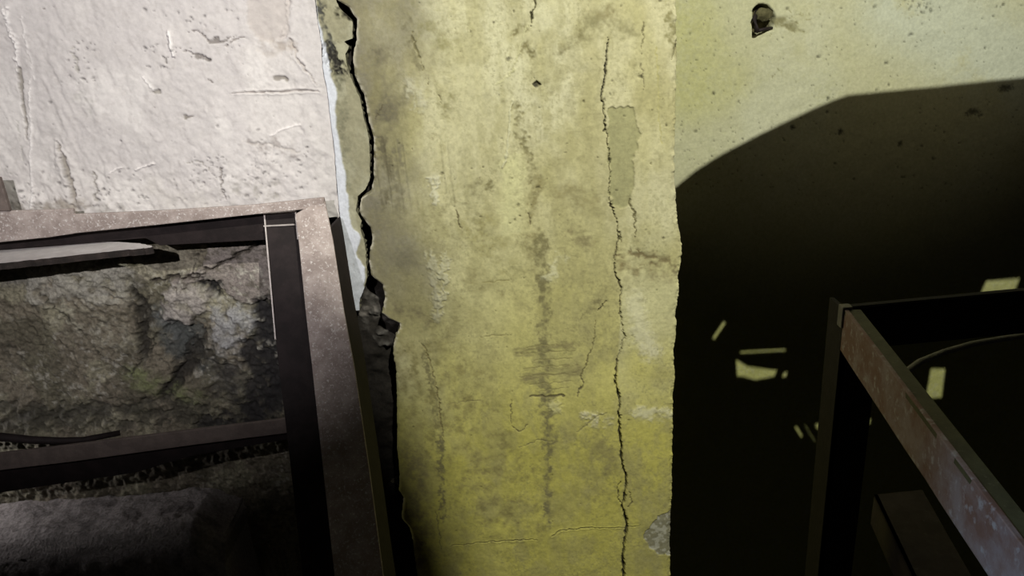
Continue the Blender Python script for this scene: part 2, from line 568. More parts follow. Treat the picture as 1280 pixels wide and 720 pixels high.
st([(760, 560), (740, 620)], 40, .5, 86, 50, .45, col=(.28, .25, .10))
st([(520, 560), (530, 700)], 26, .5, 87, 50, .35, col=(.24, .21, .10))
st([(600, 285), (640, 330)], 40, .5, 88, 60, .45, col=(.31, .28, .12))
st([(560, 120), (555, 150)], 12, .6, 89, 90, .45, col=(.27, .25, .12))
st([(752, 20), (760, 14)], 16, .6, 90, 60, .4, col=(.27, .24, .12))
st([(840, 20), (843, 70)], 8, .6, 91, 80, .35, col=(.25, .23, .11))
st([(500, 320), (540, 330)], 30, .5, 92, 60, .4, col=(.28, .26, .15))
# pale repairs and lifted lime
st([(795, 375), (800, 410), (815, 440)], [18, 22, 20], .9, 100, 50, .25, h=.0008, col=(.60, .57, .37), ani=(2, .6))
st([(735, 520), (755, 525)], 14, .9, 101, 90, .35, h=.0025, col=(.56, .53, .36))
st([(795, 515), (835, 518)], 14, .8, 102, 80, .3, h=.0012, col=(.60, .57, .34))
st([(542, 225), (546, 255)], 6, .8, 103, 60, .2, h=.0015, col=(.56, .54, .38), ani=(2, .5))
st([(540, 320), (548, 395)], 9, .8, 104, 50, .25, h=.0018, col=(.47, .45, .29), ani=(2, .5))
st([(557, 318), (553, 380)], 5, .8, 105, 50, .25, h=.0018, col=(.50, .48, .31), ani=(2, .5))
st([(515, 105), (525, 130)], 11, .8, 106, 50, .3, h=.001, col=(.47, .45, .31), ani=(2, .5))
st([(640, 210), (640, 280)], 24, .5, 107, 20, .2, col=(.57, .55, .30))
st([(693, 508)], 1, .5, 108, 30, .0) if False else None
st([(692, 506), (696, 511)], 13, .9, 109, 20, .05, h=.002, col=(.50, .47, .22))
st([(700, 322), (690, 345)], 12, .6, 110, 100, .45, h=.001, col=(.56, .54, .34))
f.crack([(641, 125), (637, 135), (636, 165), (632, 200), (628, 208)], 1.3, -.0018, (.56, .54, .35), .003, 5)
f.crack([(660, 30), (640, 90), (622, 105)], 1.1, -.001, (.50, .48, .28), .006, 6)
# spalled, darker grey window where the paint skin came away
m = f.poly([(760, 136), (775, 133), (792, 133), (795, 150), (800, 167), (796, 182), (792, 200), (794, 215), (789, 240), (785, 258), (776, 262), (767, 256), (762, 240), (762, 190)], .8, .009, 2)
f.h -= m * .0022
f.mixc(m, (.335, .32, .165))
f.mixc(m * sst(.5, .62, fbm(X * 140, Z * 140, 31)) * .4, (.26, .25, .13))
m = f.poly([(842, 640), (822, 645), (812, 662), (804, 672), (812, 685), (822, 695), (842, 694)], 1.2, .012, 3)
f.h -= m * .002
f.mixc(m * .9, (.22, .21, .15))
f.mixc(m * sst(.5, .6, fbm(X * 160, Z * 160, 33)), (.40, .39, .30))
m = f.poly([(556, 112), (570, 100), (600, 104), (598, 112)], 1, .01, 5)
# cracks
ck = f.crack
ck([(761, 46), (759, 70), (757, 90), (753, 112), (753, 127), (756, 145), (756, 163)], [.7, 1.0, 1.9, 1.1, 1.2, .9, 2.0], .006, wob=.003, seed=1)
ck([(757, 163), (760, 180), (762, 200), (762, 240), (763, 250), (770, 275), (774, 296), (770, 317), (769, 341), (777, 362), (775, 393), (780, 421), (772, 452), (769, 480)],
   [.9, .8, .8, .7, .9, .8, 1.0, .8, 1.0, 1.1, 1.0, 1.2, 1.3, 1.2], .005, (.06, .05, .025), wob=.0035, seed=2)
ck([(769, 470), (774, 501), (774, 539), (778, 578), (784, 605), (778, 633), (784, 657), (779, 696), (780, 720), (781, 780)],
   [1.2, 1.6, 1.9, 1.9, 2.0, 2.2, 2.4, 2.5, 3.0, 3.0], .010, wob=.004, seed=3)
ck([(777, 602), (771, 612), (773, 622), (778, 632)], .8, .003, (.08, .07, .03), seed=4)
ck([(786, 635), (790, 628), (787, 615)], 1.0, .002, (.13, .11, .05), seed=5)
ck([(668, -20), (669, 5), (665, 20), (664, 33)], [1.5, 1.6, 1.2, .6], .004, (.05, .045, .02), seed=7)
ck([(787, 251), (793, 265), (794, 282), (794, 300)], [1.6, 1.6, 1.2, .6], .002, (.14, .125, .06), seed=8)
ck([(803, 30), (804, 45), (802, 68)], [1.4, 1.2, .6], .002, (.17, .155, .08), seed=9)
ck([(802, 80), (804, 98), (806, 112)], .9, .001, (.2, .18, .10), seed=10)
ck([(848, 20), (846, 50), (840, 74)], [1, 1.4, 1], .002, (.15, .135, .07), seed=11)
ck([(514, 38), (518, 55), (524, 65), (530, 88)], [1.2, 1.4, 1.0, .6], .002, (.2, .18, .09), seed=12)
ck([(533, 96), (536, 106)], .8, .0015, (.16, .14, .07), seed=13)
ck([(549, 118), (552, 128)], .9, .0015, (.16, .14, .07), seed=13)
ck([(570, 262), (576, 286)], 1.0, .0015, (.14, .12, .06), seed=14)
ck([(660, 266), (664, 280)], 1.0, .0015, (.14, .12, .06), seed=15)
ck([(773, 292), (778, 304)], [1.8, .8], .003, (.10, .09, .04), seed=16)
ck([(726, 470), (738, 440), (742, 425), (745, 400)], [1.3, 1.0, .7, .6], .0015, (.16, .14, .06), seed=17)
ck([(722, 495), (728, 478), (724, 470)], 1.2, .0015, (.14, .12, .06), seed=18)
ck([(748, 388), (757, 376)], [1.6, 1], .003, (.12, .10, .05), seed=19)
ck([(639, 500), (639, 532), (650, 540), (660, 530)], .9, .0012, (.15, .13, .06), seed=20)
ck([(662, 495), (705, 494)], 1.8, .0016, (.14, .12, .055), seed=21)
ck([(560, 683), (600, 679), (650, 676), (672, 675)], [.8, 1.0, 1.2, .8], .002, (.20, .18, .07), .004, 22, lip=.0006)
ck([(690, 671), (700, 665), (730, 661), (775, 661), (800, 658)], [1.2, 1.4, 1.2, 1.0, .6], .0025, (.20, .18, .07), .004, 23, lip=.0008)
ck([(552, 685), (545, 640)], .8, .001, (.22, .2, .09), seed=24)
ck([(527, 430), (532, 438), (541, 466), (548, 500), (553, 540), (552, 552)], [1.2, 1.2, .9, 1.0, 1.3, .8], .0015, (.2, .17, .07), seed=25)
ck([(649, 560), (672, 550), (690, 552)], .9, .001, (.22, .2, .09), seed=26)
ck([(720, 540), (745, 520), (758, 515)], 1, .001, (.22, .2, .09), seed=27)
m = f.poly([(665, 106), (671, 101), (677, 106), (670, 110)], .6, .002, 6)
f.h -= m * .005
f.mixc(m, (.06, .055, .035))
ck([(480, 130), (470, 148)], 1, .001, (.16, .14, .08), seed=29)
ck([(820, 60), (823, 120), (826, 180)], 1.2, .0006, (.40, .37, .17), seed=30)
for i, (yy, xa, xb) in enumerate(((432, 655, 700), (440, 650, 722), (449, 660, 715), (458, 652, 725), (468, 650, 722), (478, 662, 720), (486, 668, 712), (352, 600, 640), (420, 600, 640), (503, 560, 600))):
    ck([(xa, yy + 3), ((xa + xb) / 2, yy), (xb, yy - 2)], [.5, .9, .5], .0006, (.27, .24, .10), .003, 40 + i)
# left side greyed and dimmed in place of weaker light, paler skin right of the long crack, fine grime everywhere
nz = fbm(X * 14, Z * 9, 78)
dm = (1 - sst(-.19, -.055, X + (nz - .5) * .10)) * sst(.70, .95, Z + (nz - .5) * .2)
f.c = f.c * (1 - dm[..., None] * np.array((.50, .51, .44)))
P2 = xz([(761, -40), (761, 46), (753, 127), (762, 240), (770, 317), (777, 362), (772, 452), (774, 540), (784, 605), (780, 720), (781, 800)], YC)
o_ = np.argsort(P2[:, 1])
xc = np.interp(zs, P2[o_, 1], P2[o_, 0])[:, None]
pm = sst(-.001, .002, X - xc) * sst(.3, .6, fbm(X * 12, Z * 10, 79) + .1) * sst(aty(800, 560, YC)[2], aty(800, 380, YC)[2], Z) * (1 - sst(aty(800, 370, YC)[2], aty(800, 330, YC)[2], Z))
f.mixc(pm * .5, (.58, .56, .34))
gr = sst(.58, .72, fbm(X * 330, Z * 300, 80)) * sst(.35, .6, fbm(X * 25, Z * 18, 81))
f.mixc(gr * .35, (.20, .18, .09))
gr = sst(.60, .72, fbm(X * 160, Z * 420, 82)) * sst(.45, .6, fbm(X * 11, Z * 9, 83))
f.mixc(gr * .25, (.24, .22, .11))
# trowel ribs
rib = sst(.55, .8, vn(X * 200, Z * 7, 44)) * sst(1.07, 1.10, Z) * (1 - sst(1.16, 1.2, Z)) * (1 - sst(-.08, -.03, X))
f.h += rib * .0012
f.pits(110, (470, 0, 840, 720), (.6, 1.5), .0012, 51, .45)
f.pits(26, (480, 0, 840, 300), (1.2, 2.6), .002, 52, .45)
# crumbled arris along the big crack, painted pale as its lit edge
e = np.exp(-((X - xl[:, None]) / .003) ** 2) * sst(.35, .6, fbm(X * 200, Z * 200, 55)) * sst(aty(640, 440, YC)[2], aty(640, 410, YC)[2], Z)
f.mixc(e * .8, (.62, .58, .46))
f.h -= np.exp(-((X - xl[:, None]) / .0022) ** 2) * .002
er = np.exp(-((xr[:, None] - X) / .004) ** 2)
f.h -= er * .003 * sst(.3, .6, fbm(X * 90, Z * 90, 57))
f.h = np.clip(f.h, -.02, .02)
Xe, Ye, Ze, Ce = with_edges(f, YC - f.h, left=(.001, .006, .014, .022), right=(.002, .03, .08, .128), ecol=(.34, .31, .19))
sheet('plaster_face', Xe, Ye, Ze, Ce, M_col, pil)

# narrow loosened strip left of the crack
WE = [(390, -40), (394, 0), (398, 30), (402, 55), (404, 90), (410, 120), (415, 165), (419, 200), (421, 232), (424, 262), (430, 300), (436, 345), (441, 372), (444, 390)]
zs = zrows(aty(450, 388, YC)[2], 2.4, aty(450, 388, YC)[2], 1.46, .0012)
u = np.linspace(0, 1, 44)
xl = edge_x(WE, YC, zs, .0008, 4)
xr = edge_x(LB, YC, zs, .001, 6)
X = xl[:, None] * (1 - u) + xr[:, None] * u
Z = np.repeat(zs[:, None], len(u), 1)
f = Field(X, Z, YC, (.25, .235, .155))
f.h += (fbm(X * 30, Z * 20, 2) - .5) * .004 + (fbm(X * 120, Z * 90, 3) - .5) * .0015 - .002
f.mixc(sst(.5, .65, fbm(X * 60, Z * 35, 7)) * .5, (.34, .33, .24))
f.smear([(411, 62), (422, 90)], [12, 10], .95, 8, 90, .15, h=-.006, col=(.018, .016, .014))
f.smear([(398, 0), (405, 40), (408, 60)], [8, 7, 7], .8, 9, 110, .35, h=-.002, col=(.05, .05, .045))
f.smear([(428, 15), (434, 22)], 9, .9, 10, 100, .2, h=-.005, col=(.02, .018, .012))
f.smear([(424, 100), (430, 170), (436, 250)], 9, .5, 12, 80, .4, col=(.14, .135, .09))
f.smear([(455, 360), (460, 340)], 5, .5, 13, 80, .3, col=(.12, .11, .06))
# run of bright lime along its left side
zz = np.array([aty(420, p, YC)[2] for p in (20, 70, 90, 160, 240, 300, 345, 380)])[::-1]
ww = (np.array([.0, .007, .010, .008, .011, .019, .019, .017]) * 1.0)[::-1]
lw = np.interp(zs, zz, ww)[:, None] * (1 + (fbm(Z * 45, Z * 0, 9) - .5) * .9)
m = 1 - sst(-.0015, .0015, X - xl[:, None] - lw)
m = m * sst(.22, .34, fbm(X * 260, Z * 200, 10) + .25 * sst(aty(420, 200, YC)[2], aty(420, 260, YC)[2], Z)[0:] * 0 + .12)
f.mixc(m, (.50, .515, .56))
f.h += m * .0015
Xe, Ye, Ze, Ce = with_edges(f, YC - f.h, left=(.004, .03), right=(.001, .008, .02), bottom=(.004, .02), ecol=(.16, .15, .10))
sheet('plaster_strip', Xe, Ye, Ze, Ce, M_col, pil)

# rubble core painted near black as depth shade, behind the crack and broken corner
zs = zrows(0, 2.4, .36, 1.44, .003)
xs = np.arange(-.31, .20, .004)
X, Z = np.meshgrid(xs, zs)
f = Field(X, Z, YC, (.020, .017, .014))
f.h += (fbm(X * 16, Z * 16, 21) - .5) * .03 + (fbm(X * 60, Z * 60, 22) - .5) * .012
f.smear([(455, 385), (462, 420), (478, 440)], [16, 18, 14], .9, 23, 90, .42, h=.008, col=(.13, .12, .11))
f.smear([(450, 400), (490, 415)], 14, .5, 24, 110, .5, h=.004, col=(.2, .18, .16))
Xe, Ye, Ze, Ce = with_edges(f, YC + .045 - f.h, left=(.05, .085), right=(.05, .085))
sheet('rubble_core', Xe, Ye, Ze, Ce, M_core, pil)

# ------------------------------------------------------------------ white wall, left
zlo = aty(200, 289, YL)[2]
zs = zrows(zlo, 2.4, zlo, 1.45, .0014)
xr = edge_x([(p[0] - .5, p[1]) for p in WE], YL, zs, .0006, 4)
u = np.concatenate([[0, .15, .3], np.linspace(.34, 1, 330)])
X = -1.9 * (1 - u) + xr[:, None] * u
u2 = np.concatenate([[0, .3, .6, .85], np.linspace(1, 1, 1)])
xa = -.80
X = np.concatenate([np.repeat(np.array([[-2.2, -1.8, -1.4, -1.0]]), len(zs), 0), xa * (1 - np.linspace(0, 1, 360)) + xr[:, None] * np.linspace(0, 1, 360)], 1)
Z = np.repeat(zs[:, None], X.shape[1], 1)
f = Field(X, Z, YL, (.47, .44, .435))
f.h += (fbm(X * 6, Z * 6, 1) - .5) * .008 + (fbm(X * 45, Z * 30, 2) - .5) * .003 + (fbm(X * 160, Z * 120, 3) - .5) * .0018
low = 1 - sst(aty(200, 235, YL)[2], aty(200, 120, YL)[2], Z)
f.h += low * (fbm(X * 110, Z * 90, 17) - .5) * .0035
f.mixc(sst(.5, .7, fbm(X * 10, Z * 6, 6)) * .4, (.54, .51, .49))
f.mixc(sst(.5, .7, fbm(X * 18, Z * 14, 8)) * .35, (.66, .63, .61))
# slanting trowel strokes in the upper left
t = X * 1.0 + Z * .16
tr = sst(.45, .8, vn(t * 190, Z * 9, 5)) * (1 - sst(-.62, -.50, X)) * sst(.35, .6, fbm(X * 14, Z * 8, 95))
f.h += tr * .0011
tt = fbm(X * 26 + Z * 6, Z * 16, 96)
f.h += sst(.48, .58, tt) * .0008 + sst(.56, .64, fbm(X * 40, Z * 30, 97)) * .0008
f.mixc(sst(.55, .66, fbm(X * 50, Z * 60, 98)) * .35, (.47, .44, .43))
f.mixc(sst(.62, .70, fbm(X * 190, Z * 150, 99)) * .3, (.36, .33, .32))
f.smear([(8, 10), (20, 60), (25, 90)], 3, .6, 3, 30, .1, h=.0028, col=(.66, .63, .62))
ck = f.crack
D_ = (.20, .18, .17)
ck([(23, 86), (26, 110), (31, 150), (33, 175)], [3.4, 2.6, 2.0, 1.0], .003, (.24, .22, .20), .003, 1)
ck([(37, 100), (38, 160), (40, 262)], [1.2, 1.4, 1.2], -.0022, (.64, .61, .6), .003, 2)
ck([(28, 20), (36, 60), (44, 100)], .9, -.001, (.6, .57, .56), .003, 3)
ck([(20, 150), (28, 200)], .9, .001, (.4, .38, .36), .003, 4)
ck([(70, 172), (75, 188), (83, 210), (90, 235), (94, 250)], [.8, 2.6, 4.6, 5.0, 3.5], .005, (.26, .235, .21), .005, 5, lip=.0018)
ck([(117, 215), (120, 248)], [1.5, 3], .002, (.28, .26, .24), .006, 6)
ck([(290, 117), (310, 115), (345, 115), (375, 113), (398, 114)], [.6, 1.2, 1.6, 1.6, .8], .004, (.34, .31, .29), .002, 7, lip=.0014)
ck([(362, 48), (372, 75), (384, 90), (396, 107)], [1.2, 1.6, 1.3, .8], .003, (.36, .33, .31), .004, 8, lip=.0012)
m = f.poly([(309, -30), (311, 36), (322, 48), (340, 54), (356, 46), (361, 40), (362, -30)], 2, .008, 6)
f.h -= m * .003
f.mixc(m * .75, (.40, .36, .34))
ck([(357, -10), (358, 25), (352, 46)], 1.2, -.002, (.44, .4, .38), .004, 9)
m = f.smear([(338, 56), (356, 60)], 16, .5, 55, 80, .4, h=-.002, col=(.33, .29, .26))
ck([(212, 40), (215, 58), (217, 68)], [3.0, 3.6, 2.0], -.005, (.68, .65, .64), .004, 10)
ck([(232, 40), (250, 40), (262, 50), (280, 48), (292, 48)], [.6, .9, 1.3, 1.0, .6], .003, D_, .008, 11)
ck([(222, 58), (238, 66), (252, 72), (260, 74)], [.8, .8, 1.4, .8], .003, D_, .008, 12)
ck([(285, 56), (295, 48), (312, 47)], [1.6, .8, .6], .003, D_, .008, 13)
ck([(205, 72), (209, 80)], 1.6, .004, (.12, .11, .10), .004, 14)
ck([(181, 97), (188, 108), (196, 118)], [1.0, 1.4, 1.2], -.002, (.66, .63, .62), .004, 15)
ck([(195, 116), (200, 115)], 3.2, .003, (.26, .24, .22), .004, 16)
ck([(229, 147), (243, 145)], 1.8, .003, (.2, .18, .16), .009, 17)
ck([(345, 98), (358, 99)], 3.2, .003, (.22, .2, .18), .004, 18)
ck([(260, 100), (266, 104)], 1.2, .002, D_, .004, 19)
ck([(255, 72), (261, 75)], 1.8, .002, D_, .004, 20)
ck([(138, 217), (145, 210), (154, 208)], 1.2, -.0025, (.64, .6, .59), .004, 21)
ck([(170, 212), (186, 206), (192, 203)], 1.4, -.003, (.64, .6, .59), .004, 22)
ck([(277, 210), (279, 222), (277, 232), (283, 248)], [1.6, 2.0, 1.4, 1.2], .003, D_, .006, 23)
ck([(235, 205), (250, 202), (262, 212), (276, 228)], [.7, .9, 1.0, .8], .002, (.3, .28, .26), .010, 24)
ck([(338, 169), (352, 162), (375, 156)], 1.1, -.002, (.64, .6, .59), .003, 25)
ck([(312, 178), (350, 184), (375, 190)], 1.2, .0015, (.42, .39, .37), .006, 26)
for i in range(5):
    ck([(322 + i * 5, 178), (313 + i * 5, 230)], .9, (-.0014 if i % 2 else .0014), (.46, .43, .42), .002, 60 + i)
ck([(92, 60), (98, 80), (105, 95)], [1.0, 1.8, .8], .002, (.34, .32, .30), .008, 27)
ck([(55, 12), (60, 14)], 1, .002, D_, .008, 28)
for q in ((88, 95), (106, 98), (272, 157), (322, 162), (150, 176), (204, 83), (180, 12), (222, 15), (282, 12), (62, 128)):
    f.pits(1, (q[0], q[1], q[0] + 1, q[1] + 1), (1.6, 2.2), .003, q[0], .45)
f.pits(60, (5, 5, 395, 255), (.6, 1.3), .0015, 71, .6)
f.pits(70, (5, 205, 395, 262), (.8, 2.4), .002, 72, .5)
f.pits(26, (232, 10, 300, 75), (.8, 2.0), .002, 81, .5)
f.pits(22, (180, 55, 225, 85), (.8, 1.8), .002, 82, .5)
f.pits(34, (235, 195, 285, 235), (.8, 2.0), .002, 83, .55)
f.pits(40, (310, 175, 385, 245), (.8, 2.2), .002, 84, .5)
f.pits(24, (85, 50, 120, 105), (.8, 1.8), .002, 85, .5)
f.pits(40, (10, 235, 150, 264), (.9, 2.4), .002, 86, .45)
f.smear([(5, 256), (150, 262)], 12, .5, 87, 130, .42, col=(.22, .20, .18))
f.smear([(315, 180), (345, 178), (365, 190)], 10, .5, 88, 110, .4, col=(.30, .27, .26))
f.smear([(60, 262), (95, 255)], 12, .8, 73, 90, .3, col=(.28, .25, .22))
f.smear([(300, 235), (345, 240)], 14, .7, 74, 120, .45, h=-.0015, col=(.28, .26, .24))
f.smear([(100, 120), (110, 135)], 14, .5, 75, 110, .45, h=-.0012, col=(.42, .4, .38))
f.smear([(200, 240), (280, 262)], 30, .5, 76, 40, .3, col=(.47, .44, .42))
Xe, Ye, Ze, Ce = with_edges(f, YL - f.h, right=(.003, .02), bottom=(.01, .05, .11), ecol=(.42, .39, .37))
tag(sheet('wall_left', Xe, Ye, Ze, Ce, M_white), 'rough whitewashed plaster wall above the steel rack', kind='structure')

# ------------------------------------------------------------------ crumbling recessed wall behind the rack
zs = zrows(0, zlo + .03, aty(200, 700, YR)[2], zlo + .03, .002)
xs = np.concatenate([[-2.2, -1.6, -1.2], np.arange(-.95, -.2, .002)])
X, Z = np.meshgrid(xs, zs)
f = Field(X, Z, YR, (.19, .165, .12))

f.h += (fbm(X * 7, Z * 7, 31) - .5) * .018 + (fbm(X * 34, Z * 34, 32) - .5) * .007 + (fbm(X * 150, Z * 150, 33) - .5) * .009
f.mixc(sst(.48, .62, fbm(X * 22, Z * 22, 34)) * .7, (.31, .29, .20))
f.mixc(sst(.5, .65, fbm(X * 16, Z * 12, 35)) * .7, (.10, .09, .06))
f.smear([(90, 345), (150, 350)], 32, .8, 36, 90, .42, h=.006, col=(.40, .38, .31))
f.smear([(60, 380), (140, 420)], 40, .6, 37, 110, .5, h=.003, col=(.36, .34, .26))
m = f.poly([(262, 308), (375, 295), (375, 372), (305, 378), (280, 362), (268, 350), (235, 352), (225, 365), (215, 350), (255, 330)], 2, .012, 7)
f.h = f.h * (1 - m * .8) + m * .008
f.mixc(m * .85, (.24, .205, .19))
m = f.poly([(212, 362), (238, 352), (262, 362), (262, 386), (232, 408), (205, 404), (200, 385)], 2, .016, 9)
f.h += m * .006
f.mixc(m * .6 * sst(.35, .5, fbm(X * 60, Z * 60, 66)), (.34, .31, .27))
m = f.poly([(168, 312), (250, 310), (248, 335), (205, 350), (172, 352)], 3, .014, 10)
f.mixc(m * .7, (.26, .235, .18))
f.smear([(200, 395), (235, 430), (250, 455)], [26, 30, 26], .85, 38, 40, .25, h=-.006, col=(.10, .105, .10))
f.smear([(255, 352), (270, 365)], 11, 1.0, 39, 60, .1, h=-.012, col=(.02, .018, .016))
f.smear([(168, 360), (175, 390), (180, 430), (180, 450)], [9, 12, 10, 8], .95, 40, 70, .25, h=-.008, col=(.045, .04, .03))
f.smear([(285, 395), (310, 400), (280, 425)], 24, .8, 41, 90, .42, h=.006, col=(.36, .35, .34))
f.smear([(235, 455), (215, 480), (205, 500)], [14, 12, 10], .9, 42, 60, .3, h=-.006, col=(.03, .026, .02))
f.smear([(330, 385), (345, 470), (320, 520)], [26, 42, 40], .95, 43, 30, .12, h=-.004, col=(.025, .023, .022))
f.smear([(245, 435), (290, 470), (300, 520)], [10, 18, 24], .85, 44, 70, .38, col=(.03, .028, .024))
f.smear([(265, 440), (300, 440)], 16, .6, 45, 110, .48, h=.004, col=(.34, .33, .31))
f.smear([(0, 435), (25, 450)], 18, .7, 46, 90, .4, h=-.003, col=(.06, .055, .04))
f.mixc(sst(.58, .7, fbm(X * 170, Z * 170, 88)) * sst(.4, .6, fbm(X * 12, Z * 12, 89)) * .6, (.42, .40, .34))
f.mixc(sst(.58, .7, fbm(X * 130, Z * 130, 90)) * .6, (.07, .06, .04))
f.smear([(5, 345), (40, 345)], 24, .6, 47, 60, .25, col=(.16, .15, .13))
f.smear([(20, 520), (180, 512)], 16, .8, 48, 70, .3, col=(.07, .065, .045))
f.smear([(170, 470), (240, 500)], 24, .5, 49, 60, .4, col=(.20, .22, .10))
for pts_, c_, k_, sd in (
        ([(30, 335), (160, 330), (172, 360), (150, 385), (90, 372), (40, 380)], (.46, .44, .38), .55, 101),
        ([(205, 362), (238, 352), (262, 365), (258, 388), (235, 405), (205, 405)], (.42, .38, .35), .65, 102),
        ([(262, 385), (300, 378), (322, 395), (305, 425), (272, 430)], (.42, .42, .42), .6, 103),
        ([(165, 355), (182, 362), (190, 400), (185, 440), (172, 440), (166, 400)], (.035, .03, .022), .85, 104),
        ([(195, 405), (250, 400), (262, 418), (235, 450), (205, 452)], (.075, .08, .075), .85, 105),
        ([(256, 344), (272, 348), (278, 368), (262, 366)], (.012, .011, .010), .95, 106),
        ([(235, 430), (262, 410), (268, 440), (230, 478), (205, 500), (198, 490)], (.03, .026, .02), .85, 107),
        ([(318, 372), (350, 370), (360, 545), (230, 540), (262, 520), (300, 505), (312, 470), (300, 430), (322, 410)], (.022, .02, .02), .92, 108),
        ([(270, 455), (300, 450), (318, 480), (300, 505), (262, 500)], (.05, .045, .04), .7, 109),
        ([(-80, 505), (260, 500), (260, 530), (-80, 545)], (.06, .055, .042), .7, 110)):
    m = f.poly(pts_, 5, .03, sd) * sst(.28, .5, fbm(X * 70, Z * 70, sd))
    f.mixc(m * k_, c_)
    f.h += m * .004 * (1 if c_[0] > .2 else -1.5)
ck = f.crack
ck([(50, 365), (66, 382), (85, 398), (102, 412), (118, 436), (140, 450), (160, 463), (168, 470)], [1, 1.4, 1.6, 1.3, 1, 1.2, 2, 2.5], .006, (.05, .045, .03), .006, 1)
ck([(168, 465), (178, 450), (190, 432), (196, 415)], [2, 1.4, 1.4, 1], .005, (.05, .045, .03), .006, 2)
ck([(190, 352), (215, 348), (245, 345), (262, 335), (285, 325), (310, 312), (330, 300)], [2, 3, 3.4, 3, 2.6, 3, 4], .008, (.05, .04, .03), .008, 3, lip=.002)
ck([(245, 345), (243, 325), (252, 313), (270, 311)], 1.2, .004, (.07, .06, .045), .006, 4)
ck([(205, 490), (232, 452), (252, 425), (258, 410)], [2, 1.2, 1.2, 1.0], .005, (.03, .025, .02), .006, 5)
Xe, Ye, Ze, Ce = with_edges(f, YR - f.h)
tag(sheet('wall_back', Xe, Ye, Ze, Ce, M_rub), 'crumbling mottled masonry seen through the steel rack', kind='structure')

# ------------------------------------------------------------------ broken fixing in the right wall
g = Vector(aty(955, 22, YW))
fx = empty('broken_fixing', g)
tag(fx, 'small dark broken fixing stub in a socket high on the right wall', 'fixing')
bm = bmesh.new()
bmesh.ops.create_icosphere(bm, subdivisions=3, radius=.011, matrix=Matrix.Translation(g + Vector((-.002, -.002, .004))) @ Matrix.Diagonal((1.15, .8, .85, 1)))
for v in bm.verts:
    v.co += Vector(mnoise.noise_vector(v.co * 160)) * .003
bm_obj('mortar_plug', bm, metal_mat('mouldy_mortar', (.06, .055, .025), (.10, .09, .045), (.14, .13, .07), 120, .95, 0), fx, smooth=True)
bm = bmesh.new()
a = aty(945, 12, YW - .008)
tube(bm, [aty(946, 14, YW + .004), aty(943, 24, YW - .010), aty(945, 33, YW - .013), aty(946, 40, YW - .013)], [.003, .0034, .0028, .0042], 10)
tube(bm, [aty(946, 39, YW - .012), aty(957, 36, YW - .008), aty(965, 35, YW + .004)], [.0028, .0024, .002], 8)
bm_obj('bent_hook', bm, M_dark, fx, smooth=True)

# ------------------------------------------------------------------ left steel rack
rack = empty('steel_rack', (-.30, .9, 0))
tag(rack, 'dusty brown steel angle rack standing against the white wall', 'rack')


def yp(py):                                # the corner post leans out slightly towards its foot
    return .955 - .26 * (py - 260) / 460.0


def strip(name, left, right, yfun, mt, parent, thick=.004, bevel=.0008, side='y'):
    """plate whose long outline runs through matching left/right points"""
    bm = bmesh.new()
    fr = []
    for (a, b) in zip(left, right):
        pa, pb = aty(a[0], a[1], yfun(a[1])), aty(b[0], b[1], yfun(b[1]))
        fr.append((pa, pb))
    t = np.array([0, thick, 0])
    rings = [[bm.verts.new(p) for p in (pa, pb, pb + t, pa + t)] for pa, pb in fr]
    bm.faces.new(rings[0])
    bm.faces.new(rings[-1][::-1])
    for r, q in zip(rings[:-1], rings[1:]):
        for i in range(4):
            j = (i + 1) % 4
            bm.faces.new((r[i], r[j], q[j], q[i]))
    return bm_obj(name, bm, mt, parent, bevel)


# corner post: front flange, dark return flange on its right, inner flange on its left
PL = [(369, 268), (373, 300), (382, 390), (390, 460), (404, 590), (418, 720), (432, 850)]
PR = [(405, 247), (416, 300), (430, 390), (443, 460), (462, 590), (479, 720), (498, 850)]
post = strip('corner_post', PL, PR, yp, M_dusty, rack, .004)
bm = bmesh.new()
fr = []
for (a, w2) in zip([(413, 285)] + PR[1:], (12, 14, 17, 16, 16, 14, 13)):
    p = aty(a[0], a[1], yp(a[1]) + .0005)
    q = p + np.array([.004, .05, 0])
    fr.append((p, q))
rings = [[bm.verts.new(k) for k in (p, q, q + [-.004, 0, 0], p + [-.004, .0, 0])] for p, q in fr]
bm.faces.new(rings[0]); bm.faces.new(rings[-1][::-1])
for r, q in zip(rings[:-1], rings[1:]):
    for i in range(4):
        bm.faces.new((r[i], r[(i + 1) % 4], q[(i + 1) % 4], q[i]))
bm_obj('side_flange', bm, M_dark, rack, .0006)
bm = bmesh.new()
tube(bm, [aty(a, b, yp(b) + .052) for a, b in ((422, 268), (429, 300), (442, 380), (452, 440), (461, 510), (468, 580), (474, 640), (482, 720))], .0013, 6)
bm_obj('lit_edge_bead', bm, M_edge, rack)  # bright bead in place of a flange edge catching light
IL = [(330, 268), (335, 330), (345, 430), (358, 540), (366, 610), (378, 720), (388, 850)]
IR = [(378, 262), (381, 330), (391, 430), (403, 540), (411, 610), (424, 720), (436, 850)]
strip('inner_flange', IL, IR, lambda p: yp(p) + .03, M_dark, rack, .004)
bm = bmesh.new()
for (a, b) in (((330, 267), (344, 425)), ((330, 283), (369, 281)), ((330, 268), (369, 265)), ((369, 265), (372, 300))):
    p, q = aty(a[0], a[1], yp(a[1]) + .0285), aty(b[0], b[1], yp(b[1]) + .0285)
    if abs(p[2] - q[2]) < .02:
        beam(bm, p, q, (0, 0, 1), (0, -1, 0), .0017, .0022)
    else:
        beam(bm, p, q, (1, 0, 0), (0, -.7, .7), .0018, .0022)
bm_obj('lit_edge_lines', bm, M_edge, rack)  # bright bars in place of flange edges catching light
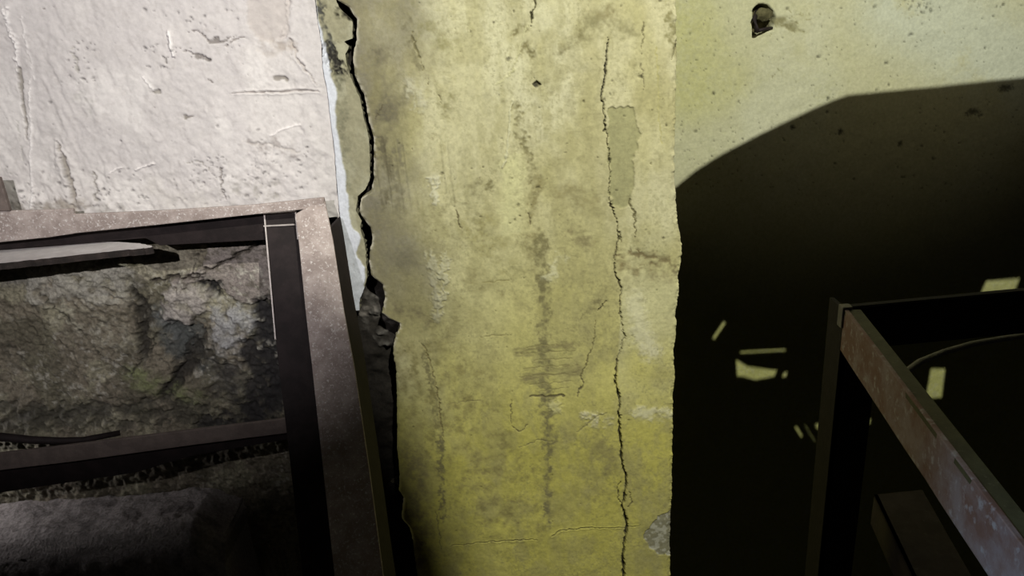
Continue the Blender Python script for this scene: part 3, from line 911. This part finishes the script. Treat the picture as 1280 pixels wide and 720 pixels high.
# top rail: front flange then a dark web under it
TY = lambda p: .957
T1 = [(-560, 299), (0, 264), (60, 262.5), (91, 261), (92, 268), (200, 263.5), (320, 256), (405, 247)]
T2 = [(-560, 348), (0, 303), (60, 297), (91, 292.5), (92, 292), (200, 281), (320, 268), (405, 259.5)]
strip('top_rail', T1, T2, TY, M_dusty, rack, .005, .0012)
T3 = [(-560, 318), (0, 290), (182, 273), (200, 272), (332, 262)]
T4 = [(-560, 356), (0, 312), (182, 298), (200, 307), (333, 300)]
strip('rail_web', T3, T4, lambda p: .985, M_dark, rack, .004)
# middle rail
MY = lambda p: .90
strip('middle_rail', [(-560, 633), (0, 567), (93, 556), (230, 539), (362, 523)], [(-560, 664), (0, 588), (93, 577), (230, 558), (362, 541)], MY, M_brown, rack, .005, .0008)
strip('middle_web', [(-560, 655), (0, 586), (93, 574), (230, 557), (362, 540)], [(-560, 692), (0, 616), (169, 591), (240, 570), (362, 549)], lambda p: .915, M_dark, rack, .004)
# far post and feet outside the view, so that the rack stands
bm = bmesh.new()
beam(bm, (-1.30, .95, 0), (-1.30, .95, 1.12), (1, 0, 0), (0, 1, 0), .045, .005)
beam(bm, (-1.30, .95, 0), (-1.30, .95, 1.12), (1, 0, 0), (0, 1, 0), .005, .045)
bm_obj('far_post', bm, M_dusty, rack)
pf = aty(465, 850, yp(850))
bm = bmesh.new()
beam(bm, (pf[0] - .02, pf[1], 0), (pf[0] - .02, pf[1], pf[2] + .03), (1, 0, 0), (0, 1, 0), .05, .005)
bm_obj('post_foot', bm, M_dusty, rack)
# upright stub at the left of the picture
strip('upright_stub', [(-40, 222), (-40, 264)], [(-1, 222), (12, 264)], lambda p: .953, M_brown, rack, .006)
for a in (-1.08, -.80):
    bm = bmesh.new()
    zb = aty(60, 299, 1.035)[2] - .0095
    beam(bm, (a, .90, zb), (a, 1.03, zb), (1, 0, 0), (0, 0, -1), .03, .005)
    bm_obj('cross_bar', bm, M_dark, rack)

# pale board lying inside the rack
zb = atz(100, 312, 0)[2]
zt = aty(60, 299, 1.035)[2]
far = [(-360, 293), (0, 297), (60, 299), (130, 302), (175, 304), (190, 308)]
near = [(-360, 368), (0, 329), (60, 323), (130, 315), (178, 310.5), (190, 309)]
bm = bmesh.new()
top, bot = [], []
out = far + near[::-1]
pts = [Vector(atz(a, b, zt)) for a, b in out]
zs_ = Vector((0, 0, -.009))
dens = []
for i in range(len(pts)):
    a, b = pts[i], pts[(i + 1) % len(pts)]
    for k in range(8):
        p = a.lerp(b, k / 8)
        p = p + Vector((random.uniform(-1, 1), random.uniform(-1, 1), 0)) * (.0014 if k else 0)
        dens.append(p)
va = [bm.verts.new(p) for p in dens]
vb = [bm.verts.new(p + zs_) for p in dens]
bm.faces.new(va)
bm.faces.new(vb[::-1])
ne = len(va)
for i in range(ne):
    bm.faces.new((va[i], vb[i], vb[(i + 1) % ne], va[(i + 1) % ne]))
bd = bm_obj('board', bm, M_board)
bd.data.materials.append(M_boardedge)
for p in bd.data.polygons:
    if abs(p.normal.z) < .5:
        p.material_index = 1
tag(bd, 'thin pale dusty board lying under the top rail of the left rack', 'board')

# rod on the middle rail
bm = bmesh.new()
tube(bm, [aty(a, b, y) for a, b, y in ((-200, 545, .90), (0, 546, .90), (40, 550, .902), (75, 551, .91), (104, 550, .92), (150, 541, .94))], [.006, .006, .0055, .005, .0045, .004], 12)
tag(bm_obj('rod', bm, M_dark, smooth=True), 'dark bent rod lying along the middle rail of the left rack', 'rod')

# rough ledge beneath
pl = []
zt = aty(100, 622, 1.06)[2]
xs = np.arange(-.95, aty(276, 600, 1.0)[0], .004)
th = np.linspace(0, 1, 70)
prof_y = np.where(th < .55, 1.15 - th / .55 * .16, .99 - np.sin((th - .55) / .45 * math.pi / 2) * .05)
prof_z = np.where(th < .55, zt, zt - (1 - np.cos((th - .55) / .45 * math.pi / 2)) * .10)
prof_z = np.concatenate([prof_z, np.linspace(zt - .12, 0, 30)])
prof_y = np.concatenate([prof_y, np.full(30, .94)])
Xg, Pz = np.meshgrid(xs, prof_z)
_, Py = np.meshgrid(xs, prof_y)
nn = (fbm(Xg * 30, Py * 40 + Pz * 40, 3) - .5) * .010 + (fbm(Xg * 130, Py * 130 + Pz * 130, 4) - .5) * .005
endr = sst(xs[-1] - .05, xs[-1], Xg)
Pz2 = Pz + nn * (Pz > .1) - endr * .03 * (Pz > .2)
Py2 = Py + nn * .5
Cg = np.ones(Xg.shape + (3,)) * np.array((.30, .27, .26))
mm = sst(.5, .65, fbm(Xg * 40, Py * 60 + Pz * 40, 8))[..., None]
Cg = Cg * (1 - mm * .6) + np.array((.12, .105, .10)) * mm * .6
Xc = np.concatenate([Xg, Xg[:, -1:]], 1); Yc = np.concatenate([Py2, np.full_like(Xg[:, -1:], 1.15)], 1)
Zc = np.concatenate([Pz2, Pz2[:, -1:] - .01], 1); Cc = np.concatenate([Cg, Cg[:, -1:]], 1)
tag(sheet('ledge', Xc, Yc, Zc, Cc, M_rub), 'rough grey rounded masonry ledge at the foot of the crumbling wall', kind='structure')

# ------------------------------------------------------------------ right steel table frame
tb = empty('table_frame', (.45, .6, 0))
tag(tb, 'rusty topless steel table frame at the lower right, before the dark wall', 'table frame')
ZT = 1.05


def sec(p, q, name, mt, h=.045, flange=.032, side=1, parent=tb):
    """L angle from p to q at the top level: a vertical flange and a top flange"""
    p, q = np.array(p, float), np.array(q, float)
    d = (q - p) / np.linalg.norm(q - p)
    n = np.array([-d[1], d[0], 0]) * side
    bm = bmesh.new()
    beam(bm, p, q, n, (0, 0, -1), .004, h, 40, .0003)
    bm2 = bmesh.new()
    return bm, n


cA = atz(1055, 386, ZT)
cB = atz(1279, 684, ZT)
dAB = (cB - cA) / np.linalg.norm(cB - cA)
cB2 = cA + dAB * 1.05
bm, n = sec(cA, cB2, 'x', M_rust, h=.044, side=1)
bm_obj('side_rail', bm, M_rust, tb, .0008)
bm = bmesh.new()
beam(bm, cA - [0, 0, .001], cB2 - [0, 0, .001], n, (0, 0, -1), .015, .004)
fl = bm_obj('side_flange', bm, metal_mat('olive_steel', (.07, .065, .035), (.10, .095, .05), (.15, .14, .09), 50, .6, .2), tb)
cC = atz(1290, 364, ZT)
dAC = (cC - cA) / np.linalg.norm(cC - cA)
cC2 = cA + dAC * .55
bm = bmesh.new()
beam(bm, cA + [0, 0, 0], cC2, (0, 1, 0), (0, 0, -1), .004, .045)
beam(bm, cA + [0, 0, .0], cC2, (0, 1, 0), (0, 0, -1), .010, .004)
bm_obj('back_rail', bm, M_dark, tb, .0008)
bm = bmesh.new()
hexa(bm, [cA + np.array(k) for k in ((-.002, -.002, .002), (.008, -.002, .002), (.008, .008, .002), (-.002, .008, .002))],
     [cA + np.array(k) for k in ((-.002, -.002, -.02), (.004, -.002, -.02), (.004, .008, -.02), (-.002, .008, -.02))])
bm_obj('corner_plate', bm, M_hose, tb, .001)
for c in (cA + [.004, .004, 0], cC2 + [-.03, .0, 0], cB2 + [.03, 0, 0]):
    bm = bmesh.new()
    beam(bm, (c[0], c[1], 0), (c[0], c[1], ZT - .005), (1, 0, 0), (0, 1, 0), .036, .004)
    beam(bm, (c[0], c[1], 0), (c[0], c[1], ZT - .005), (1, 0, 0), (0, 1, 0), .004, .036)
    bm_obj('leg', bm, M_dark, tb)
# lower rail running back under the side rail
zl = .80
a0 = atz(1103, 640, zl); a1 = atz(1150, 740, zl); 
dl = (a1 - a0) / np.linalg.norm(a1 - a0)
bm = bmesh.new()
beam(bm, a0 - dl * .03, a0 + dl * .5, (dAC[0], dAC[1], 0), (0, 0, -1), .055, .004)
beam(bm, a0 - dl * .03, a0 + dl * .5, (dAC[0], dAC[1], 0), (0, 0, -1), .004, .04)
bm_obj('lower_rail', bm, metal_mat('dim_brown_steel', (.05, .04, .036), (.07, .056, .05), (.09, .075, .07), 40, .8, 0), tb)

# pale bent hose below the back rail
bm = bmesh.new()
hp = [(1108, 492), (1128, 468), (1150, 452), (1180, 440), (1215, 430), (1250, 424), (1290, 418), (1340, 414)]
ya = [cA[1] + .03 + .02 * i for i in range(len(hp))]
tube(bm, [aty(a, b, y) for (a, b), y in zip(hp, ya)], .0035, 10)
tag(bm_obj('hose', bm, M_hose, smooth=True), 'thin grey hose curving below the back rail of the table frame', 'hose')

# ------------------------------------------------------------------ panel added out of view: its edge and slots shape the light on the right wall
yp_ = .20


def thru(px, py):
    W = aty(px, py, YW)
    k = (yp_ - L1[1]) / (W[1] - L1[1])
    p = L1 + (W - L1) * k
    return (p[0], p[2])


cu = bpy.data.curves.new('panel', 'CURVE')
cu.dimensions = '2D'
cu.fill_mode = 'BOTH'
cu.extrude = .0015


def spl(pts):
    s = cu.splines.new('POLY')
    s.points.add(len(pts) - 1)
    for i, p in enumerate(pts):
        s.points[i].co = (p[0], p[1], 0, 1)
    s.use_cyclic_u = True


edge = [thru(a, b) for a, b in ((833, 243), (845, 236), (870, 216), (900, 197), (940, 176), (980, 156), (1015, 140), (1040, 129), (1060, 122), (1090, 119), (1170, 111), (1280, 100), (1420, 88))]
xmin = thru(833, 243)[0]
xmax = edge[-1][0] + .05
zlow = thru(900, 1100)[1]
spl([(xmin, zlow)] + edge + [(.80, edge[-1][1]), (.80, 0), (.70, 0), (.70, zlow)])
holes = [[(920, 446), (934, 455), (968, 459), (975, 458), (968, 474), (945, 478), (928, 474), (922, 474)],
         [(924, 436), (982, 433), (982, 442), (926, 445)],
         [(960, 429), (992, 425), (991, 431), (962, 434)],
         [(979, 463), (986, 459), (983, 474), (976, 476)],
         [(1232, 348), (1279, 344), (1270, 366), (1222, 370)],
         [(1163, 457), (1183, 457), (1182, 468), (1178, 500), (1155, 502)],
         [(1064, 521), (1090, 520), (1088, 533), (1080, 538), (1066, 535)],
         [(887, 424), (893, 428), (910, 403), (904, 399)],
         [(990, 530), (996, 529), (1006, 546), (1002, 550)],
         [(1002, 527), (1006, 527), (1022, 553), (1019, 555)],
         [(1018, 526), (1026, 526), (1026, 541), (1021, 538)]]
for h in holes:
    spl([thru(a, b) for a, b in h])
to = bpy.data.objects.new('t', cu)
to.matrix_world = Matrix.Translation((0, yp_, 0)) @ Matrix.Rotation(math.pi / 2, 4, 'X')
me = bpy.data.meshes.new_from_object(to)
me.transform(to.matrix_world)
bpy.data.objects.remove(to)
pn = link('shadow_panel', me, M_blocker)
tag(pn, 'added unseen slotted panel that shadows the right wall, above and right of the view', 'panel')

# ------------------------------------------------------------------ two unseen stands added behind the camera; their flaps shade pillar and lower left
def flap_stand(name, label, foot, L, pts, arm):
    ls = empty(name, (foot[0], foot[1], 0))
    tag(ls, label, 'flap stand', 'added shade flaps')
    x, y = foot
    zz = L[2]
    bm = bmesh.new()
    tube(bm, [(x, y, .02), (x, y, zz - .04), (x, y, zz), (x + (L[0] - x) * .5, (y + L[1] - .08) / 2, zz), (L[0], L[1] - .09, zz)], [.012, .012, .011, .009, .008], 12)
    bm_obj('pole', bm, M_dark, ls, smooth=True)
    bm = bmesh.new()
    tube(bm, [(x, y, 0), (x, y, .02), (x, y, .03)], [.14, .14, .02], 28)
    bm_obj('base', bm, M_dark, ls)
    bm = bmesh.new()
    tube(bm, [(L[0], L[1] - .12, zz), (L[0], L[1] - .10, zz), (L[0], L[1] - .03, zz), (L[0], L[1] - .015, zz)], [.014, .018, .019, .022], 24)
    bm_obj('lamp_head', bm, M_dark, ls, smooth=True)
    cu = bpy.data.curves.new('flap', 'CURVE')
    cu.dimensions = '2D'
    cu.fill_mode = 'BOTH'
    cu.extrude = .0005
    yf = L[1] + .022
    pp = []
    for a, b in pts:
        W = aty(a, b, YC)
        p = L + (W - L) * ((yf - L[1]) / (W[1] - L[1]))
        pp.append((p[0], p[2]))
    sp = cu.splines.new('POLY')
    sp.points.add(len(pp) - 1)
    for k, p in enumerate(pp):
        sp.points[k].co = (p[0], p[1], 0, 1)
    sp.use_cyclic_u = True
    to = bpy.data.objects.new('t', cu)
    to.matrix_world = Matrix.Translation((0, yf, 0)) @ Matrix.Rotation(math.pi / 2, 4, 'X')
    me = bpy.data.meshes.new_from_object(to)
    me.transform(to.matrix_world)
    bpy.data.objects.remove(to)
    link('flap', me, M_dark, ls)
    bm = bmesh.new()
    a = pp[arm]
    tube(bm, [(L[0], L[1] - .04, zz - .018), (L[0], L[1] - .02, zz - .05), (a[0], yf, a[1])], .0018, 8)
    bm_obj('flap_arm', bm, M_dark, ls)


flap_stand('flap_stand', 'added unseen stand with a flap to shade the lower left, right of and behind the view', (.45, -.45), L1, FLAP, -1)
flap_stand('flap_stand', 'added unseen stand with a flap to shade the pillar and lower left, left of and behind the view', (-.55, -.45), L2, FLAP2, 9)
